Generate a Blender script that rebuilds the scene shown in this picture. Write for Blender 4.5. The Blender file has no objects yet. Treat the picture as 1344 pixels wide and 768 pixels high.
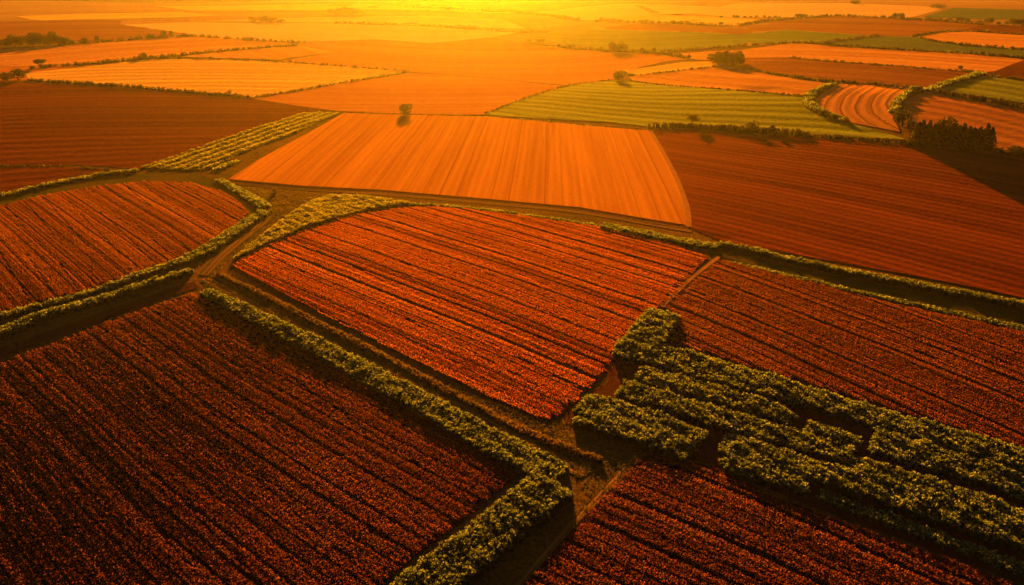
import bpy, math, random
import numpy as np
from mathutils import Vector
from mathutils.geometry import delaunay_2d_cdt

random.seed(7)
RNG = np.random.default_rng(7)
C = bpy.context.scene.collection
sc = bpy.context.scene

# ------------------------------------------------------------------ camera numbers
W, HGT = 1344.0, 768.0
F = 1055.0                      # focal length in photo pixels
CAM_H = 70.0
PITCH = math.atan((384 + 55) / F)
SUN_EL = math.radians(10)
SUN_AZ = math.radians(-3.1)     # measured from +Y, positive to the right

FWD = np.array([0, math.cos(PITCH), -math.sin(PITCH)])
UPV = np.array([0, math.sin(PITCH), math.cos(PITCH)])

# ------------------------------------------------------------------ the lie of the land
def terrain(x, y):
    x = np.asarray(x, float); y = np.asarray(y, float)
    d = np.hypot(x, y)
    far = np.clip((d - 250) / 500, 0, 1)
    far = far * far * (3 - 2 * far)
    z = far * (2.0 * np.sin(x / 190 + .6 + .3 * np.sin(y / 400)) * np.cos(y / 260 + .4) + 1.3 * np.sin(x / 83 + y / 117))
    # the near ground falls gently towards the viewer, a slope added to dim it
    t = (172 - y - .00035 * x * x * 0) / 22.0
    sp = np.where(t > 30, t, np.log1p(np.exp(np.clip(t, -40, 30)))) * 22.0
    # ... steeper at lower left, a little at lower right, shaped to darken the corners
    le = 1 / (1 + np.exp((x + 38) / 14)); ri = 1 / (1 + np.exp(-(x - 48) / 14))
    z = z - (.035 + .125 * le + .06 * ri) * sp
    # added rises left and right, tilted off the sun to darken the sides
    q = np.clip((y - 150) / 280, 0, 1); q = q * q * (3 - 2 * q)
    z = z + q * (19 / (1 + np.exp(-(x - 125) / 32)) + 9 / (1 + np.exp((x + 150) / 38)))
    return z

def at(u, v, lift=0.0):
    """the ground point that the photo shows at pixel u, v"""
    d = FWD * F + np.array([1, 0, 0]) * (u - W / 2) + UPV * (HGT / 2 - v)
    d = d / np.linalg.norm(d)
    t = CAM_H / -d[2]
    for _ in range(60):
        tn = (CAM_H - float(terrain(d[0] * t, d[1] * t)) - lift) / -d[2]
        if abs(tn - t) < 1e-3: break
        t = .5 * t + .5 * tn
    return np.array([d[0] * t, d[1] * t])

def px_per_m(p):
    return F / math.sqrt(p[0] ** 2 + p[1] ** 2 + CAM_H ** 2)

# ------------------------------------------------------------------ object helpers
def tag(o, label=None, cat=None, group=None, kind=None):
    if label: o['label'] = label
    if cat: o['category'] = cat
    if group: o['group'] = group
    if kind: o['kind'] = kind
    return o

def link_mesh(name, me, mat, parent=None):
    o = bpy.data.objects.new(name, me)
    C.objects.link(o)
    if mat: me.materials.append(mat)
    if parent: o.parent = parent
    return o

def empty(name, loc, label, cat, group=None):
    o = bpy.data.objects.new(name, None)
    C.objects.link(o); o.location = loc
    o.empty_display_size = .5
    return tag(o, label, cat, group)

def poly_mesh(name, verts, faces_n, loops, tint=None):
    """fast mesh from numpy: verts (N,3), faces_n corner count per face, loops flat vertex indices"""
    me = bpy.data.meshes.new(name)
    me.vertices.add(len(verts)); me.vertices.foreach_set('co', np.asarray(verts, np.float32).ravel())
    me.loops.add(len(loops)); me.loops.foreach_set('vertex_index', np.asarray(loops, np.int32))
    me.polygons.add(len(faces_n))
    st = np.concatenate([[0], np.cumsum(faces_n)[:-1]]).astype(np.int32)
    me.polygons.foreach_set('loop_start', st)
    if tint is not None:
        a = me.attributes.new('tint', 'FLOAT', 'FACE')
        a.data.foreach_set('value', np.asarray(tint, np.float32))
    me.update(calc_edges=True)
    return me

class Cloud:
    """collects loose quads (leaves) and solid pieces, builds them as one mesh"""
    def __init__(s): s.v = []; s.n = []; s.l = []; s.t = []; s.c = 0
    def quads(s, q, tint):
        k = len(q)
        if k == 0: return
        s.v.append(q.reshape(-1, 3)); s.n.append(np.full(k, 4)); s.l.append(np.arange(k * 4) + s.c); s.t.append(tint); s.c += 4 * k
    def solid(s, verts, faces, tint=0.0):
        verts = np.asarray(verts, float)
        s.v.append(verts); s.n.append(np.array([len(f) for f in faces]))
        s.l.append(np.concatenate([np.asarray(f) for f in faces]) + s.c); s.t.append(np.full(len(faces), tint)); s.c += len(verts)
    def build(s, name, mat, parent=None):
        me = poly_mesh(name, np.concatenate(s.v), np.concatenate(s.n), np.concatenate(s.l), np.concatenate(s.t))
        return link_mesh(name, me, mat, parent)

def leaf_quads(p, size, up=.6, aspect=.62):
    """one bent-free leaf quad of about size at each point, normals leaning upwards by up"""
    n = len(p)
    nrm = RNG.normal(size=(n, 3)); nrm /= np.linalg.norm(nrm, axis=1)[:, None]
    nrm[:, 2] = np.abs(nrm[:, 2]) + up
    nrm /= np.linalg.norm(nrm, axis=1)[:, None]
    a = np.cross(nrm, RNG.normal(size=(n, 3))); a /= np.linalg.norm(a, axis=1)[:, None]
    b = np.cross(nrm, a)
    s = (size * RNG.uniform(.65, 1.3, n))[:, None] if np.ndim(size) == 0 else (size * RNG.uniform(.65, 1.3, n))[:, None]
    a = a * s * .5; b = b * s * .5 * aspect
    # kite-shaped leaf
    return np.stack([p - a, p - b * 1.0 - a * .1, p + a, p + b * 1.0 - a * .1], axis=1)

# ------------------------------------------------------------------ polygons and lines
def catmull(pts, closed=False, step=6):
    P = [np.array(p, float) for p in pts]
    n = len(P); out = []
    rng = range(n) if closed else range(n - 1)
    for i in rng:
        if closed: p0, p1, p2, p3 = P[i - 1], P[i], P[(i + 1) % n], P[(i + 2) % n]
        else: p0, p1, p2, p3 = P[max(i - 1, 0)], P[i], P[i + 1], P[min(i + 2, n - 1)]
        for k in range(step):
            t = k / step
            out.append(.5 * (2 * p1 + (p2 - p0) * t + (2 * p0 - 5 * p1 + 4 * p2 - p3) * t * t + (3 * p1 - p0 - 3 * p2 + p3) * t ** 3))
    if not closed: out.append(P[-1])
    return out

def widen(px, closed=True, f=4.0):
    """carry outlines that leave the picture further out, so that the land goes on beyond the frame"""
    out = []
    n = len(px)
    for i, (u, v) in enumerate(px):
        edge = W if u > W else 0 if u < 0 else None
        if edge is None: out.append((u, v)); continue
        q = None
        for j in ((i - 1) % n, (i + 1) % n):
            if not closed and abs(j - i) != 1: continue
            a = px[j]
            if 0 <= a[0] <= W and abs(a[0] - u) < 330: q = a; break
        if q: out.append((q[0] + (u - q[0]) * f, max(-28, q[1] + (v - q[1]) * f)))
        else: out.append((edge + (u - edge) * f, v + (60 if v > HGT else 0)))
    return out

def ground_poly(px, smooth=False):
    px = widen(px)
    if smooth: px = catmull(px, True, 5)
    return np.array([at(u, v) for u, v in px])

def inside(p, poly):
    x, y = p[:, 0], p[:, 1]; r = np.zeros(len(p), bool)
    n = len(poly)
    for i in range(n):
        x1, y1 = poly[i]; x2, y2 = poly[(i + 1) % n]
        if y1 == y2: continue
        c = ((y1 > y) != (y2 > y)) & (x < (x2 - x1) * (y - y1) / (y2 - y1) + x1)
        r ^= c
    return r

def densify(poly, step, closed=True):
    out = []
    n = len(poly)
    for i in range(n if closed else n - 1):
        a, b = poly[i], poly[(i + 1) % n]
        k = max(1, int(np.linalg.norm(b - a) / step))
        for j in range(k): out.append(a + (b - a) * j / k)
    if not closed: out.append(poly[-1])
    return np.array(out)

def lift_of(x, y, level):
    d = np.hypot(x, y)
    return level * (.04 + 1.2e-4 * d)

def row_frame(a, b):
    """origin and unit vectors along / across crop rows through two photo pixels"""
    A, B = at(*a), at(*b)
    d = (B - A) / np.linalg.norm(B - A)
    return A, d, np.array([-d[1], d[0]])

def sheet(name, poly, mat, level, rows=None, centre=None, label=None, cat=None, kind='structure', line=None):
    cen = poly.mean(0); dist = np.linalg.norm(poly, axis=1).min()
    step = float(np.clip(dist * .05, 5, 70))
    # keep meshes moderate
    ext = poly.max(0) - poly.min(0)
    step = max(step, math.sqrt(ext[0] * ext[1] / 2600))
    ring = densify(poly, step)
    gx = np.arange(poly[:, 0].min(), poly[:, 0].max(), step) + step * .37
    gy = np.arange(poly[:, 1].min(), poly[:, 1].max(), step) + step * .41
    g = np.stack(np.meshgrid(gx, gy), -1).reshape(-1, 2)
    g = g[inside(g, poly)]
    if len(g):
        dd = np.min(np.linalg.norm(g[:, None] - ring[None], axis=2), axis=1)
        g = g[dd > step * .35]
    pts = np.concatenate([ring, g]) - cen
    n = len(ring)
    res = delaunay_2d_cdt([Vector(p) for p in pts], [], [list(range(n))], 1, 1e-5)
    v2 = np.array([list(v) for v in res[0]]) + cen
    faces = [f for f in res[2]]
    z = terrain(v2[:, 0], v2[:, 1]) + lift_of(v2[:, 0], v2[:, 1], level)
    me = bpy.data.meshes.new(name)
    me.from_pydata(np.column_stack([v2, z]).tolist(), [], faces)
    # consistent upward faces
    uvl = me.uv_layers.new(name='UVMap')
    if centre is not None:
        c = at(*centre)
        rel = v2 - c
        uv = np.column_stack([np.linalg.norm(rel, axis=1), np.arctan2(rel[:, 1], rel[:, 0]) * 60])
    elif line is not None:
        best = np.full(len(v2), 1e9); sg = np.zeros(len(v2)); al = np.zeros(len(v2)); run = 0
        for a, b in zip(line[:-1], line[1:]):
            d = b - a; l = np.linalg.norm(d); d = d / l
            t = np.clip((v2 - a) @ d, 0, l); off = v2 - (a + t[:, None] * d); ds = np.linalg.norm(off, axis=1)
            k = ds < best - 1e-9; best[k] = ds[k]; sg[k] = np.sign(off[k] @ np.array([-d[1], d[0]])); al[k] = run + t[k]; run += l
        uv = np.column_stack([best * sg, al])
    else:
        if rows is None: rows = ((600, 300), (900, 300))
        A, d, nn = row_frame(*rows)
        uv = np.column_stack([(v2 - A) @ nn, (v2 - A) @ d])
    li = np.empty(len(me.loops), np.int32); me.loops.foreach_get('vertex_index', li)
    uvl.data.foreach_set('uv', uv[li].astype(np.float32).ravel())
    me.polygons.foreach_set('use_smooth', [True] * len(me.polygons))
    me.update()
    for p in me.polygons:
        if p.normal.z < 0: p.flip()
    o = link_mesh(name, me, mat)
    return tag(o, label, cat, None, kind)

# ------------------------------------------------------------------ materials
def new_mat(name):
    m = bpy.data.materials.new(name); m.use_nodes = True
    nt = m.node_tree; nt.nodes.clear()
    out = nt.nodes.new('ShaderNodeOutputMaterial')
    return m, nt, out

def nd(nt, t, **kw):
    n = nt.nodes.new(t)
    for k, v in kw.items(): setattr(n, k, v)
    return n

def mth(nt, op, a, b=None, c=None, clamp=False):
    n = nd(nt, 'ShaderNodeMath', operation=op); n.use_clamp = clamp
    for i, x in enumerate((a, b, c)):
        if x is None: continue
        if isinstance(x, (int, float)): n.inputs[i].default_value = x
        else: nt.links.new(x, n.inputs[i])
    return n.outputs[0]

def mixc(nt, f, a, b):
    n = nd(nt, 'ShaderNodeMix', data_type='RGBA')
    for i, x in ((0, f), (6, a), (7, b)):
        if isinstance(x, (int, float)): n.inputs[i].default_value = x
        elif isinstance(x, tuple): n.inputs[i].default_value = (*x, 1)
        else: nt.links.new(x, n.inputs[i])
    return n.outputs[2]

def noise(nt, vec, scale, detail=3, rough=.55):
    n = nd(nt, 'ShaderNodeTexNoise'); n.inputs['Scale'].default_value = scale
    n.inputs['Detail'].default_value = detail; n.inputs['Roughness'].default_value = rough
    nt.links.new(vec, n.inputs['Vector'])
    return n.outputs['Fac']

def rng01(nt, x, lo, hi):
    n = nd(nt, 'ShaderNodeMapRange'); n.inputs[1].default_value = lo; n.inputs[2].default_value = hi
    nt.links.new(x, n.inputs[0]); return n.outputs[0]

def field_mat(name, dark, light, line, period, tram=0.0, patch=.35, bump=.25, grain=1.0, rowc=.2, tramw=.06, trams=.65, con=1.35, wobble=.9):
    """cropped or tilled field: fine rows, irregular streaks along them, tramlines, blotches of growth, clods"""
    m, nt, out = new_mat(name)
    uv = nd(nt, 'ShaderNodeUVMap', uv_map='UVMap').outputs[0]
    sep = nd(nt, 'ShaderNodeSeparateXYZ'); nt.links.new(uv, sep.inputs[0])
    wob = noise(nt, uv, .02, 2)
    u = mth(nt, 'ADD', sep.outputs[0], mth(nt, 'MULTIPLY', mth(nt, 'SUBTRACT', wob, .5), period * wobble))
    def streak_vec(su, sv):
        c = nd(nt, 'ShaderNodeCombineXYZ')
        nt.links.new(mth(nt, 'MULTIPLY', u, su), c.inputs[0]); nt.links.new(mth(nt, 'MULTIPLY', sep.outputs[1], sv), c.inputs[1])
        return c.outputs[0]
    s1 = noise(nt, streak_vec(1 / period, .012 / period * 2), 1.0, 4, .65)
    s2 = noise(nt, streak_vec(.22 / period, .006 / period), 1.0, 2)
    rows = mth(nt, 'MULTIPLY', mth(nt, 'ADD', mth(nt, 'SINE', mth(nt, 'MULTIPLY', u, 2 * math.pi / period)), 1), .5)
    gr = noise(nt, uv, .9 * grain, 5, .7)
    pt = noise(nt, uv, .012, 4, .6)
    f = mth(nt, 'ADD', mth(nt, 'MULTIPLY', rng01(nt, s1, .3, .7), 1 - rowc), mth(nt, 'MULTIPLY', rows, rowc))
    f = mth(nt, 'ADD', mth(nt, 'MULTIPLY', f, .6), mth(nt, 'MULTIPLY', rng01(nt, s2, .33, .67), .4))
    f = mth(nt, 'ADD', mth(nt, 'MULTIPLY', mth(nt, 'SUBTRACT', f, .5), con), .5)
    f = mth(nt, 'ADD', f, mth(nt, 'MULTIPLY', mth(nt, 'SUBTRACT', gr, .5), 1.3))
    f = mth(nt, 'ADD', f, mth(nt, 'MULTIPLY', mth(nt, 'SUBTRACT', pt, .5), patch * 2), clamp=True)
    col = mixc(nt, f, dark, light)
    h = mth(nt, 'ADD', mth(nt, 'MULTIPLY', rows, .5), mth(nt, 'MULTIPLY', gr, .9))
    if tram > 0:
        fr = mth(nt, 'FRACT', mth(nt, 'DIVIDE', u, tram))
        ln = mth(nt, 'LESS_THAN', fr, tramw)
        cell = nd(nt, 'ShaderNodeTexWhiteNoise', noise_dimensions='1D')
        nt.links.new(mth(nt, 'FLOOR', mth(nt, 'DIVIDE', u, tram)), cell.inputs['W'])
        ln = mth(nt, 'MULTIPLY', ln, mth(nt, 'ADD', mth(nt, 'MULTIPLY', cell.outputs[0], 1 - trams), trams))
        ln = mth(nt, 'MULTIPLY', ln, rng01(nt, gr, .25, .5))
        col = mixc(nt, ln, col, line)
        col = mixc(nt, mth(nt, 'MULTIPLY', cell.outputs[0], .28), col, dark)
    b = nd(nt, 'ShaderNodeBump'); b.inputs['Strength'].default_value = bump; b.inputs['Distance'].default_value = period * .2
    nt.links.new(h, b.inputs['Height'])
    p = nd(nt, 'ShaderNodeBsdfPrincipled'); p.inputs['Roughness'].default_value = .85
    p.inputs['Specular IOR Level'].default_value = .0
    nt.links.new(col, p.inputs['Base Color']); nt.links.new(b.outputs[0], p.inputs['Normal'])
    nt.links.new(p.outputs[0], out.inputs[0])
    return m

def leaf_mat(name, cols, trans=.5, tcol=1.0, rough=.6):
    """leaves: colour spread over the leaves by their own tint, light let through"""
    m, nt, out = new_mat(name)
    at_ = nd(nt, 'ShaderNodeAttribute', attribute_name='tint')
    r = nd(nt, 'ShaderNodeValToRGB')
    e = r.color_ramp.elements
    while len(e) < len(cols): e.new(.5)
    for i, c in enumerate(cols): e[i].position = i / (len(cols) - 1); e[i].color = (*c, 1)
    nt.links.new(at_.outputs['Fac'], r.inputs[0])
    d = nd(nt, 'ShaderNodeBsdfPrincipled'); d.inputs['Roughness'].default_value = rough; d.inputs['Specular IOR Level'].default_value = .05
    nt.links.new(r.outputs[0], d.inputs['Base Color'])
    t = nd(nt, 'ShaderNodeBsdfTranslucent')
    hs = nd(nt, 'ShaderNodeHueSaturation'); hs.inputs['Value'].default_value = tcol
    nt.links.new(r.outputs[0], hs.inputs['Color']); nt.links.new(hs.outputs[0], t.inputs[0])
    mx = nd(nt, 'ShaderNodeMixShader'); mx.inputs[0].default_value = trans
    nt.links.new(d.outputs[0], mx.inputs[1]); nt.links.new(t.outputs[0], mx.inputs[2])
    nt.links.new(mx.outputs[0], out.inputs[0])
    return m

def earth_mat(name, a, b, c, scale=.25, bump=.4):
    m, nt, out = new_mat(name)
    tc = nd(nt, 'ShaderNodeTexCoord').outputs['Object']
    n1 = noise(nt, tc, scale * .08, 4); n2 = noise(nt, tc, scale, 5, .65); n3 = noise(nt, tc, scale * 6, 4, .7)
    col = mixc(nt, rng01(nt, n2, .42, .60), a, b)
    col = mixc(nt, rng01(nt, n1, .4, .65), col, c)
    col = mixc(nt, mth(nt, 'MULTIPLY', rng01(nt, n3, .45, .6), .75), col, tuple(x * .45 for x in b))
    bu = nd(nt, 'ShaderNodeBump'); bu.inputs['Strength'].default_value = bump; bu.inputs['Distance'].default_value = .3
    nt.links.new(mth(nt, 'ADD', n3, n2), bu.inputs['Height'])
    p = nd(nt, 'ShaderNodeBsdfPrincipled'); p.inputs['Roughness'].default_value = .9; p.inputs['Specular IOR Level'].default_value = .0
    nt.links.new(col, p.inputs['Base Color']); nt.links.new(bu.outputs[0], p.inputs['Normal'])
    nt.links.new(p.outputs[0], out.inputs[0])
    return m

M = {}
M['ground'] = earth_mat('dry grass and earth', (.14, .078, .018), (.07, .060, .013), (.20, .10, .028))
M['track'] = earth_mat('trodden earth', (.21, .10, .028), (.11, .055, .016), (.15, .085, .02), .5)
M['verge'] = earth_mat('grass verge', (.075, .075, .015), (.045, .055, .012), (.11, .07, .018), .6)
def track_mat(name, a, b, grass, rut):
    m, nt, out = new_mat(name)
    tc = nd(nt, 'ShaderNodeTexCoord').outputs['Object']
    uv = nd(nt, 'ShaderNodeUVMap', uv_map='UVMap').outputs[0]
    sep = nd(nt, 'ShaderNodeSeparateXYZ'); nt.links.new(uv, sep.inputs[0])
    n1 = noise(nt, tc, .35, 4); n2 = noise(nt, tc, 1.6, 5, .7)
    u = mth(nt, 'ABSOLUTE', mth(nt, 'ADD', sep.outputs[0], mth(nt, 'MULTIPLY', mth(nt, 'SUBTRACT', n1, .5), .5)))
    wheel = rng01(nt, mth(nt, 'ABSOLUTE', mth(nt, 'SUBTRACT', u, .62)), .28, .10)
    side = rng01(nt, mth(nt, 'ADD', u, mth(nt, 'MULTIPLY', mth(nt, 'SUBTRACT', n2, .5), 1.2)), .9, 1.3)
    col = mixc(nt, rng01(nt, n2, .4, .62), a, b)
    col = mixc(nt, mth(nt, 'MULTIPLY', wheel, .8), col, rut)
    col = mixc(nt, side, col, grass)
    bu = nd(nt, 'ShaderNodeBump'); bu.inputs['Strength'].default_value = .5; bu.inputs['Distance'].default_value = .25
    nt.links.new(mth(nt, 'SUBTRACT', n2, mth(nt, 'MULTIPLY', wheel, .5)), bu.inputs['Height'])
    p = nd(nt, 'ShaderNodeBsdfPrincipled'); p.inputs['Roughness'].default_value = .9; p.inputs['Specular IOR Level'].default_value = 0
    nt.links.new(col, p.inputs['Base Color']); nt.links.new(bu.outputs[0], p.inputs['Normal'])
    nt.links.new(p.outputs[0], out.inputs[0]); return m
M['track'] = track_mat('rutted earth track', (.16, .085, .02), (.11, .07, .018), (.08, .07, .015), (.27, .13, .04))
M['pale_track'] = earth_mat('pale dry track', (.42, .19, .055), (.30, .12, .035), (.36, .16, .05), .6)
M['red_soil'] = earth_mat('red soil', (.11, .038, .02), (.065, .024, .014), (.085, .03, .016), .6)
M['dark_soil'] = earth_mat('dark red soil', (.05, .02, .012), (.03, .012, .008), (.04, .016, .01), .6)

M['brown'] = field_mat('tilled brown earth', (.11, .030, .012), (.25, .085, .03), (.10, .03, .015), 9.0, 0, .3, .3, .6)
M['brown_row'] = field_mat('red brown rows', (.055, .010, .005), (.215, .046, .015), (.05, .014, .007), 3.6, 0, .25, .35, .9, .15, .06, .65, 1.15)
M['dark_brown'] = field_mat('dark tilled earth', (.060, .012, .006), (.145, .031, .012), (.05, .015, .008), 8.0, 0, .3, .25, .5)
M['orange'] = field_mat('stubble with drill lines', (.34, .115, .015), (.58, .22, .03), (.20, .065, .014), 2.6, 5.6, .22, .4, .8, .25, .07, .12, 1.35, .35)
M['orange_far'] = field_mat('ripe crop in far fields', (.30, .105, .03), (.56, .25, .07), (.25, .09, .03), 14.0, 0, .3, .25, .3)
M['tan_far'] = field_mat('tan far stubble', (.20, .095, .04), (.30, .155, .065), (.2, .09, .03), 16.0, 0, .3, .2, .2)
M['orange_deep'] = field_mat('reddish stubble', (.28, .085, .025), (.44, .16, .045), (.2, .07, .03), 9.0, 0, .3, .25, .3)
M['curved'] = field_mat('curved stubble rows', (.30, .10, .03), (.54, .24, .07), (.10, .035, .012), 4.0, 6.0, .2, .3, .6, .3, .15, .6)
M['straw'] = field_mat('yellow straw', (.40, .20, .045), (.64, .38, .095), (.3, .16, .05), 13.0, 0, .25, .25, .4)
M['cream'] = field_mat('pale stubble', (.44, .24, .10), (.54, .33, .16), (.4, .22, .1), 14.0, 0, .3, .2, .2)
M['green'] = field_mat('green crop rows', (.08, .095, .010), (.28, .32, .045), (.06, .06, .012), 11.0, 0, .2, .5, .6, .45)
M['green_far'] = field_mat('green far field', (.075, .11, .02), (.13, .18, .04), (.07, .06, .015), 14.0, 0, .25, .2, .3)
M['green_dark'] = field_mat('dull green field', (.05, .075, .03), (.09, .12, .05), (.07, .06, .015), 14.0, 0, .25, .2, .3)

M['crop_bright'] = leaf_mat('red crop leaves', [(.24, .036, .010), (.50, .11, .022), (.72, .22, .05)], .5)
M['crop_mid'] = leaf_mat('brown red crop leaves', [(.16, .034, .011), (.31, .08, .022), (.47, .15, .042)], .5)
M['crop_dark'] = leaf_mat('dark red crop leaves', [(.10, .021, .010), (.215, .055, .019), (.39, .14, .05)], .5)
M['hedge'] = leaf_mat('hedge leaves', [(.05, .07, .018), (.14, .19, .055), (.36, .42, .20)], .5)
M['strip_crop'] = leaf_mat('pale crop leaves', [(.13, .14, .022), (.30, .30, .05), (.50, .46, .11)], .5)
M['hedge_far'] = leaf_mat('distant hedge leaves', [(.035, .026, .009), (.065, .048, .016), (.11, .08, .028)], .35)
M['hedge_brown'] = leaf_mat('dry hedge leaves', [(.07, .05, .016), (.14, .08, .026), (.25, .14, .05)], .5)
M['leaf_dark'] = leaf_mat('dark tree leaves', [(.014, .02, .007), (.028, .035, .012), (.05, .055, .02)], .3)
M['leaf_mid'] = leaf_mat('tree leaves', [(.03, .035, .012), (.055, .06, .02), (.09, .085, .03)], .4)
M['grass'] = leaf_mat('dry grass blades', [(.05, .05, .012), (.12, .10, .025), (.26, .18, .05)], .5)
def bark():
    m, nt, out = new_mat('bark')
    tc = nd(nt, 'ShaderNodeTexCoord').outputs['Object']
    p = nd(nt, 'ShaderNodeBsdfPrincipled'); p.inputs['Roughness'].default_value = .9
    nt.links.new(mixc(nt, noise(nt, tc, 4, 4), (.05, .032, .02), (.11, .075, .05)), p.inputs['Base Color'])
    nt.links.new(p.outputs[0], out.inputs[0]); return m
M['bark'] = bark()

# ------------------------------------------------------------------ ground: one sheet to the horizon
def axis(lim, near, n):
    t = np.linspace(0, 1, n); k = 5.2
    return lim * (np.sinh(k * t) / math.sinh(k))
def make_ground():
    xs = axis(9000, 4, 110); xs = np.concatenate([-xs[:0:-1], xs])
    yp = axis(12000, 4, 150); yn = -axis(1500, 4, 40)[:0:-1]
    ys = np.concatenate([yn, yp]) + 60
    X, Y = np.meshgrid(xs, ys)
    Z = terrain(X, Y)
    v = np.column_stack([X.ravel(), Y.ravel(), Z.ravel()])
    nx, ny = len(xs), len(ys)
    i = np.arange((nx - 1) * (ny - 1)); r, c = i // (nx - 1), i % (nx - 1)
    q = np.column_stack([r * nx + c, r * nx + c + 1, (r + 1) * nx + c + 1, (r + 1) * nx + c])
    me = poly_mesh('ground', v, np.full(len(q), 4), q.ravel())
    me.polygons.foreach_set('use_smooth', [True] * len(me.polygons))
    tag(link_mesh('ground', me, M['ground']), kind='structure')
make_ground()

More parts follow.
